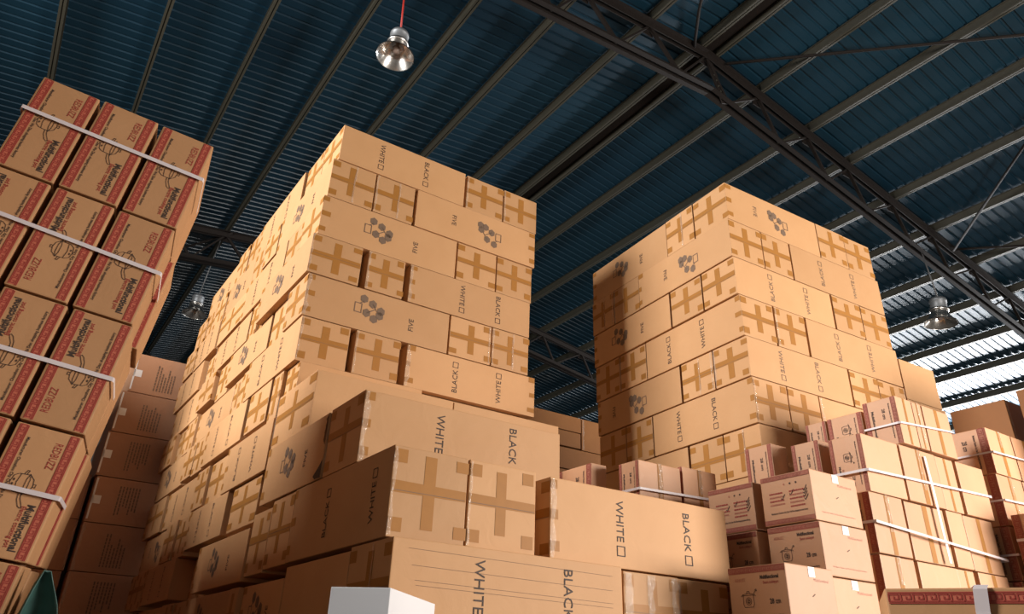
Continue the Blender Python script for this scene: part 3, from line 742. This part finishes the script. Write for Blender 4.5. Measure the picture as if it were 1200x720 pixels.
def cooker_list(a):
    w, h = a.w, a.h; bh = h*.11
    greek(a, .004, .004, w-.004, bh, False, 'red', 'redfade'); greek(a, .004, h-bh, w-.004, h-.004, False, 'red', 'redfade')
    for r in range(5):
        for c in range(2):
            u = w*(.16+.40*c); v = h*(.36+.075*r)
            if c == 0 and r > 3: continue
            x = u
            while x < u+w*.27:
                d = w*(.015+.03*random.random()); a.rect('redfade' if r % 2 else 'red', x, v, x+d, v+h*.030); x += d+w*.008
    for q in range(3): a.rect('ink' if q else 'redfade', w*(.46+.12*q), h*.20, w*(.49+.12*q), h*.235)
    for u, v in ((.42, .47), (.60, .40), (.86, .36), (.86, .42), (.86, .48), (.87, .54)):
        a.line('ink', [(w*u-w*.03, h*(v+.02)), (w*u-w*.01, h*(v+.05)), (w*u+w*.05, h*(v-.05))], .004)
    a.text('ink', MAKER, w*.52, h*.77, h*.035, 0, bold=.04, length=w*.72)
def cooker_plainside(a):
    w, h = a.w, a.h
    a.text('redfade', 'Multifunctional', w*.72, h*.22, h*.05, 0, length=w*.3); a.rect('wtape', w*.47, .003, w*.60, h*.18)
    a.line('greyink', [(w*.5, h*.5), (w*.55, h*.46)], .004); a.text('redfade', MAKER, w*.5, h*.82, h*.03, 0, length=w*.7)
def cooker_turned(a):
    """same print lying on its side (borders left and right)"""
    w, h = a.w, a.h; b = w*.13
    greek(a, .004, .004, b, h-.004, True, 'red', 'redfade'); greek(a, w-b, .004, w-.004, h-.004, True, 'red', 'redfade')
    a.text('ink', 'Multifunctional', w*.24, h*.70, w*.06, 90, bold=.05, length=h*.38)
    a.text('red', 'Electric cooking pot', w*.33, h*.72, w*.05, 90, length=h*.3)
    sidepot(a, w*.52, h*.38, w*.30, 90); a.text('ink', '28 cm', w*.60, h*.80, w*.08, 90, length=h*.18)
    a.text('ink', MAKER, w*.80, h*.5, w*.035, 90, bold=.04, length=h*.75)
def cooker_end(a):
    """narrow face with two borders, a line of print and the size"""
    w, h = a.w, a.h; b = w*.15
    greek(a, .004, .004, b, h-.004, True, 'red', 'redfade'); greek(a, w-b, .004, w-.004, h-.004, True, 'red', 'redfade')
    a.text('ink', 'Multifunctional', w*.27, h*.5, w*.07, 90, bold=.05, length=h*.55); a.text('ink', '28 cm', w*.60, h*.33, w*.09, 90, bold=.03, length=h*.22)
    a.text('ink', MAKER, w*.78, h*.5, w*.04, 90, bold=.04, length=h*.74)
def seamface(a):
    w, h = a.w, a.h
    a.rect('tape', w*.44, .003, w*.56, h-.003)
    if random.random() < .5: film_edge(a, w*.46, .03, 0, random.uniform(.3, .9))

GR = 'red-bordered rice-cooker boxes in the leaning stack'
flips = {(1, 0): True, (1, 1): True, (1, 2): True, (2, 0): False, (2, 1): False, (2, 2): True, (3, 0): False, (3, 1): False, (3, 2): False, (4, 0): True, (4, 1): True, (4, 2): True, (5, 0): False, (5, 1): True, (5, 2): True}
H2 = 1.898
for row in range(1, 6):
    for c in range(3):
        s0 = -3+c+.075+rj(.01); s1 = -2+c-.01; k0 = (row-1)*H2+.02; k1 = row*H2-.02 if row < 5 else 4*H2+1.45
        dt = rj(.02); sh = {1: .0, 2: -.01, 3: .03, 4: .03, 5: .0}[row]
        carton(FC, s0+sh, s1+sh, dt, 1.32, k0, k1, 'rice_cooker_box',
               'red-bordered rice-cooker box in the leaning stack, %s row down, %s from its outer corner' % (ORD[row-1], ORD[2-c]), 'box', GR, 'red_print', rice(flips[(row, c)]), bev=.006)
    sh = [.0, .10, .03, .10, .02][row-1]
    for c in range(3):
        carton(FC, -3+c+.07+sh, -2+c-.01+sh, 1.36, 2.75, (row-1)*H2+.05, (row*H2-.02 if row < 5 else 4*H2+1.45), 'rice_cooker_box',
               'rice-cooker box in rear layer of leaning stack, %s row, %s from outer corner' % (ORD[row-1], ORD[2-c]), 'box', GR, 'red_print', rice(False), bev=.006)
def ribbon(name, pts, nrms, width, up_, label, cat, group, mat='strap', th=.0012, closed=False):
    """flat strap following pts, nrms = outward direction at each point"""
    mb = MB(); n = len(pts); up_ = Vector(up_).normalized()*width/2
    for p, q in zip(pts, nrms):
        p = Vector(p); q = Vector(q).normalized()
        mb.v += [p-up_, p+up_, p+up_+q*th, p-up_+q*th]
    for i in range(n-1):
        a, b = 4*i, 4*i+4
        for j in range(4): k = (j+1) % 4; mb.f.append((a+j, a+k, b+k, b+j)); mb.m.append(0)
    mb.f.append((3, 2, 1, 0)); mb.f.append((4*n-4, 4*n-3, 4*n-2, 4*n-1)); mb.m += [0, 0]
    o = mb.build(name, M[mat], loc=pts[0]); tag(o, label, cat, group); return o
def wrap(F, s0, s1, t0, t1, kl, kr, width, label, group, droop=0.0, ks=None):
    """strap along the t0 face and round both ends; kl/kr heights at s0 and s1"""
    e = .006/F.u; n = 14; pts = []; nr = []
    ks = ks if ks is not None else kr
    pts.append(F.P(s0-e, t1, kl)); nr.append(-F.r)
    pts.append(F.P(s0-e, t0+.03, kl)); nr.append(-F.r)
    for i in range(n+1):
        s = s0-e*.3+(s1-s0+e*.6)*i/n; k = kl+(kr-kl)*i/n
        pts.append(F.P(s, t0-e-.004, k+droop*math.sin(i/n*math.pi))); nr.append(-F.l)
    pts.append(F.P(s1+e, t0+.03, kr)); nr.append(F.r)
    pts.append(F.P(s1+e, t1, ks)); nr.append(F.r)
    return ribbon('plastic_strap', pts, nr, width, F.z, label, 'strap', group)
GS = 'white plastic straps round the leaning stack'
for row, (a, b) in enumerate(((.76, .80), (.80, .90), (.95, .95), (.95, .95))):
    wrap(FC, -2.94, .05, -.03, 1.33, row*H2+a, row*H2+b, .017, 'white plastic strap round the %s row of the leaning rice-cooker stack' % ORD[row], GS)
pallet(FA, -5.9, -3.75, -5.2, -1.5, KF-.36, KF-.003, 'wooden pallet under the leaning rice-cooker stack')

# unseen cartons added behind the leaning stack to block window light
for j, (s0, s1, t0, t1, kt) in enumerate(((-4.7, -3.35, -.65, 1.0, 6.9), (-8, -6, -4.0, -.1, 3.6), (-8, -6, -.05, 3.9, 4.9), (-8, -6, 4.0, 7.9, 4.2), (-8, -6, 8.0, 12.0, 1.4))):
    n = int(round((KF-kt)/1.06)); hh = (KF-.004-kt)/n
    for i in range(n):
        carton(FA, s0, s1, t0, t1, kt+i*hh+.005, kt+(i+1)*hh, 'carton', 'unseen carton added for shade behind the leaning stack, %s pile, %s from top' % (ORD[j], ORD[i]), 'box', 'unseen cartons added for shade', 'dull', plain())
# upright cooker boxes beside the pale lettered carton
GG = 'twenty-eight centimetre cooker boxes standing upright'
def stackcol(F, s0, s1, t0, t1, ks, Lart, Rart, labs, group, mat='cooker', name='cooker_box'):
    for i in range(len(ks)-1):
        d = rj(.03) if i else 0
        carton(F, s0+d, s1+d, t0+rj(.02), t1, ks[i]+.01, ks[i+1]-.008, name, labs[min(i, len(labs)-1)] if len(labs) > i else labs[-1]+', %s below' % ORD[i-len(labs)], 'box', group, mat,
               Rart[min(i, len(Rart)-1)], Lart[min(i, len(Lart)-1)], bev=.005)
stackcol(FA, 6.53, 7.72, -6.0, -5.04, [8.08, 8.90, 9.72, 10.55, 11.3, KF], [cooker_list, cooker_up()], [cooker_plainside],
         ['cooker box with red list and black ticks, topmost beside the strapped boxes', 'cooker box under the larger red-listed one with ticks', 'third cooker box under the ticked one, pale side showing', 'hidden cooker box low under the ticked one', 'hidden lowest cooker box under the ticked one'], GG)
stackcol(FA, 6.5, 7.6, -4.88, -3.93, [8.11, 8.92, 9.74, 10.55, 11.3, KF], [cooker_list, cooker_up()], [plain()],
         ['smaller-looking red-listed cooker box between the pale carton and the ticked one', 'shaded cooker box directly under the smaller red-listed one', 'hidden cooker box third under the smaller red-listed one', 'hidden cooker box fourth under the smaller red-listed one', 'hidden cooker box lowest under the smaller red-listed one'], GG)
stackcol(FA, 5.34, 6.40, -6.2, -5.2, [9.66, 10.5, 11.25, KF], [cooker_up()], [cooker_plainside],
         ['cooker box marked 28 cm at the bottom edge, in front of the others', 'hidden cooker box under the front one marked 28 cm', 'hidden lowest cooker box under the front one'], GG)

# strapped cooker pile
GK = 'pale-faced cooker boxes in the strapped pile'
KR = [7.18, 8.22, 9.24, 10.2, 11.1, KF]
kcols = [(8.11, 9.19, -6.0, -5.36), (9.22, 10.36, -6.02, -5.2), (10.40, 11.0, -6.0, -5.2), (11.05, 12.02, -6.03, -5.2)]
kc2 = [(8.0, 8.94), (9.08, 10.28), (10.30, 10.84), (10.92, 11.95)]
for r in range(5):
    cols = kcols if r == 0 else [(a+rj(.006), b+rj(.006), -6.0+rj(.03), -5.2) for a, b in kc2]
    for i, (s0, s1, t0, t1) in enumerate(cols):
        carton(FA, s0, s1, t0, t1, KR[r]+.012, KR[r+1]-.01, 'cooker_box', 'pale-faced cooker box in the strapped pile, %s full tier down, %s from its near corner' % (ORD[r], ORD[i]), 'box', GK, 'cooker', seamface if (i+r) % 3 else plain(), (cooker_turned if r == 0 else cooker_end) if i == 0 else None, bev=.005)
# small ones seen end-on behind the near corner
for i, (t0, t1) in enumerate(((-5.18, -4.60), (-4.50, -3.86))):
    for r in range(5):
        carton(FA, 8.08+rj(.02) if t1 < -4 else 7.66, 9.0 if t1 < -4 else 8.1, t0, t1 if t1 < -4 else -3.9, KR[r]-.06+.01 if r == 0 else KR[r], KR[r+1]-.01, 'cooker_box', 'cooker box end with 28 cm print behind the ticked box, %s back, tier %s' % (ORD[i], ORD[r]), 'box', GK, 'cooker', plain(), cooker_end, bev=.005)
# upper tier, set back
for i, (s0, s1) in enumerate(((9.32, 9.84), (9.86, 10.16), (10.20, 11.1))):
    carton(FA, s0, s1, -6.08, -5.42, 6.24, 7.16, 'cooker_box', ['upper cooker box with bordered end and 28 cm print', 'narrow pale upper box beside the bordered one', 'pale upper box with wide tape band at the outer end'][i], 'box', GK, 'cooker', seamface, cooker_end if i == 0 else None, bev=.005)
for i, (t0, t1) in enumerate(((-5.36, -4.62), (-4.58, -4.12))):
    carton(FA, 9.34, 10.3, t0, t1, 6.36, 7.16, 'cooker_box', ['cooker box behind the upper bordered one, dark gap between', 'low cooker box nearly hidden against the far pile'][i], 'box', GK, 'cooker', plain(), cooker_turned if i == 0 else cooker_end, bev=.005)
GKS = 'white plastic straps round the strapped cooker pile'
wrap(FA, 9.30, 11.12, -6.09, -5.4, 6.78, 6.62, .012, 'white strap round the upper tier of the strapped cooker pile', GKS)
wrap(FA, 8.06, 12.05, -6.04, -5.3, 7.86, 7.74, .014, 'white strap round the first full tier of the cooker pile', GKS)
wrap(FA, 7.96, 12.0, -6.06, -5.3, 8.74, 8.95, .014, 'white strap round the second full tier of the cooker pile', GKS)
ribbon('plastic_strap', [FA.P(9.95, -6.05, 7.3), FA.P(9.97, -6.06, 7.9), FA.P(9.98, -6.06, 8.6), FA.P(10.0, -6.06, 9.2)], [-FA.l]*4, .022, FA.r, 'glossy upright band down the strapped cooker pile', 'strap', GKS, 'wtape')

# far strapped pile at the frame edge
GF = 'pale-faced boxes in the strapped pile at the frame edge'
FK = [6.26, 7.24, 8.28, 9.3, 10.3, 11.2, KF]
for r in range(6):
    for i, (s0, s1) in enumerate(((12.34, 13.33), (13.37, 14.4), (14.44, 15.4))):
        carton(FA, s0-.06*r, s1-.06*r, -6.15, -5.0, FK[r]+.012, FK[r+1]-.01, 'cooker_box', 'pale-faced box in the pile at the frame edge, tier %s, %s from its near corner' % (ORD[r], ORD[i]), 'box', GF, 'cooker', seamface, cooker_end if i == 0 else None, bev=.005)
for r in range(3):
    wrap(FA, 12.3-.06*r, 15.42-.06*r, -6.19, -5.0, FK[r]+.55, FK[r]+.45, .012, 'white strap round the %s tier of the pile at the frame edge' % ORD[r], 'white straps round the pile at the frame edge')
carton(FA, 12.1, 13.3, -7.3, -6.28, 8.12, 9.2, 'cooker_box', 'orange-lit box with bordered end in front of the edge pile', 'box', GF, 'cooker', plain(), cooker_end)
for r in range(3):
    carton(FA, 12.1, 13.3, -7.3, -6.28, [9.22, 10.2, 11.1][r], [10.18, 11.08, KF-.004][r], 'cooker_box', 'box under the orange-lit bordered one, %s down' % ORD[r], 'box', GF, 'cooker', plain(), cooker_end)
wrap(FA, 12.06, 13.34, -7.34, -6.3, 8.6, 8.62, .016, 'white strap round the orange-lit bordered box', 'white straps round the pile at the frame edge')
# large plain orange-brown cartons on top of the edge pile
carton(FA, 14.0, 16.2, -5.98, -4.78, 5.24, 6.2, 'carton', 'large plain orange-brown carton on top near the bright eaves', 'box', 'plain brown cartons near the eaves', 'brown', plain(1), plain())
for r in range(6):
    carton(FA, 15.5, 17.0, -4.95, -4.0, [6.22, 7.2, 8.2, 9.2, 10.2, 11.1][r], [7.18, 8.18, 9.18, 10.18, 11.08, KF-.004][r], 'carton', 'hidden brown carton under the large plain one near the eaves, %s down' % ORD[r], 'box', 'plain brown cartons near the eaves', 'brown', plain(), plain())
carton(FA, 14.0, 16.2, -7.6, -6.25, 5.12, 6.2, 'carton', 'plain brown carton at the very frame edge near the eaves', 'box', 'plain brown cartons near the eaves', 'brown', plain(1), plain())
for r in range(6):
    carton(FA, 14.0, 16.2, -7.6, -6.25, [6.22, 7.2, 8.2, 9.2, 10.2, 11.1][r], [7.18, 8.18, 9.18, 10.18, 11.08, KF-.004][r], 'carton', 'brown carton under the one at the very frame edge, %s down' % ORD[r], 'box', 'plain brown cartons near the eaves', 'brown', plain(), plain())

# small strapped boxes between the pale lettered carton and the far pile
GNn = 'small pinkish boxes behind the pale lettered carton'
NKs = [7.62, 8.55, 9.5, 10.4, 11.2, KF]
for r in range(5):
    for i, (s0, s1, t0, t1, kd) in enumerate(((5.37, 6.40, -3.40, -2.88, 0), (6.46, 7.35, -3.40, -2.7, -.06), (4.95, 5.3, -2.62, -1.6, -.02))):
        carton(FA, s0, s1, t0, t1, NKs[r]+kd, NKs[r+1]+kd-.01 if r < 4 else KF-.004, 'cooker_box', ['small pinkish box with shiny tape and bordered end, tier %s' % ORD[r], 'small pinkish box next to the far pile, tier %s' % ORD[r], 'small box with orange bordered end, foremost corner hidden, tier %s' % ORD[r]][i], 'box', GNn, 'cooker', seamface if i < 2 else plain(), cooker_end, bev=.005)
wrap(FA, 5.33, 7.38, -3.44, -2.9, 8.16, 8.1, .014, 'white strap round the small pinkish boxes behind the pale carton', 'white straps round the small pinkish boxes')

# ------------------------------------------------------------------ things at the bottom edge
def ray(u, v):
    return (rt*((u-600)/FPX)+up*((360-v)/FPX)+fw).normalized()
def whitebox():
    az = math.radians(11.0); r = Vector((math.sin(az), math.cos(az), 0)); l = Vector((-math.cos(az), math.sin(az), 0))
    # near upper corner 2.4 m away; r runs away from the camera, l runs sideways
    c = Vector((-.3314, 2.3265, 1.7453))
    F = Frame(c, r, l, ZZ, 1.0)
    def face(a):
        for i in range(5): a.rect('blueink', a.w*.22, a.h*(.30+.06*i), a.w*.5, a.h*(.315+.06*i))
        a.rect('ink', a.w*.74, a.h*.30, a.w*.83, a.h*.34); a.rect('blueink', a.w*.70, a.h*.36, a.w*.85, a.h*.52)
    b = carton(F, 0, .50, 0, .19, 0, 1.7453-1.284, 'white_carton', 'small white carton with pale violet print, at the bottom edge', 'box', None, 'white', None, None, bev=.003)
    a = Art(.50, .46); face(a); a.place(b, b.location.copy(), c, r, -ZZ, -l, NAMES)
whitebox()
def meanderbox():
    F = Frame(Vector((.892, 1.790, 1.730)), Vector((.9205, -.3907, 0)), Vector((.3907, .9205, 0)), ZZ, 1.0)
    def face(a):
        greek(a, .006, .008, a.w, .034, False, n=24)
    carton(F, 0, .62, 0, .3, 0, 1.730-1.284, 'rice_cooker_box', 'rice-cooker box lying low at the bottom corner, red meander border and white strap', 'box', None, 'red_print', face, None, bev=.004)
    pts = [F.P(.198, .3, -.004), F.P(.198, .0, -.005), F.P(.192, -.012, .004), F.P(.188, -.008, .05), F.P(.188, -.006, .30)]
    ribbon('plastic_strap', pts, [ZZ, ZZ-F.l, -F.l, -F.l, -F.l], .028, F.r, 'white strap over the low red-bordered box in the bottom corner', 'strap', None)
meanderbox()
def tarp():
    TP = tuple(FA.P(-3.22, -3.1, KF))
    me_v = []; F = FA; n = 18; mb = MB()
    for i in range(n+1):
        for j in range(n+1):
            u, v = i/n, j/n
            th = math.pi*(u-.5)*1.1; R0 = .085+.012*math.sin(9*v+3*u)+.006*math.sin(17*u)
            x = R0*math.sin(th); y = v*.3; z = R0*4.7*math.cos(th)+.05*math.sin(7*v+2*u)+.012*math.sin(31*u+13*v)
            mb.v.append(Vector(TP)+RR*x+RL*y+Vector((0, 0, max(0, z))))
    for i in range(n):
        for j in range(n): a = i*(n+1)+j; mb.f.append((a, a+1, a+n+2, a+n+1)); mb.m.append(0)
    o = mb.build('tarpaulin', M['tarp'], loc=TP, smooth=True); tag(o, 'crumpled green tarpaulin beside the foot of the leaning stack', 'tarpaulin')
    o.modifiers.new('thickness', 'SOLIDIFY').thickness = .003
tarp()
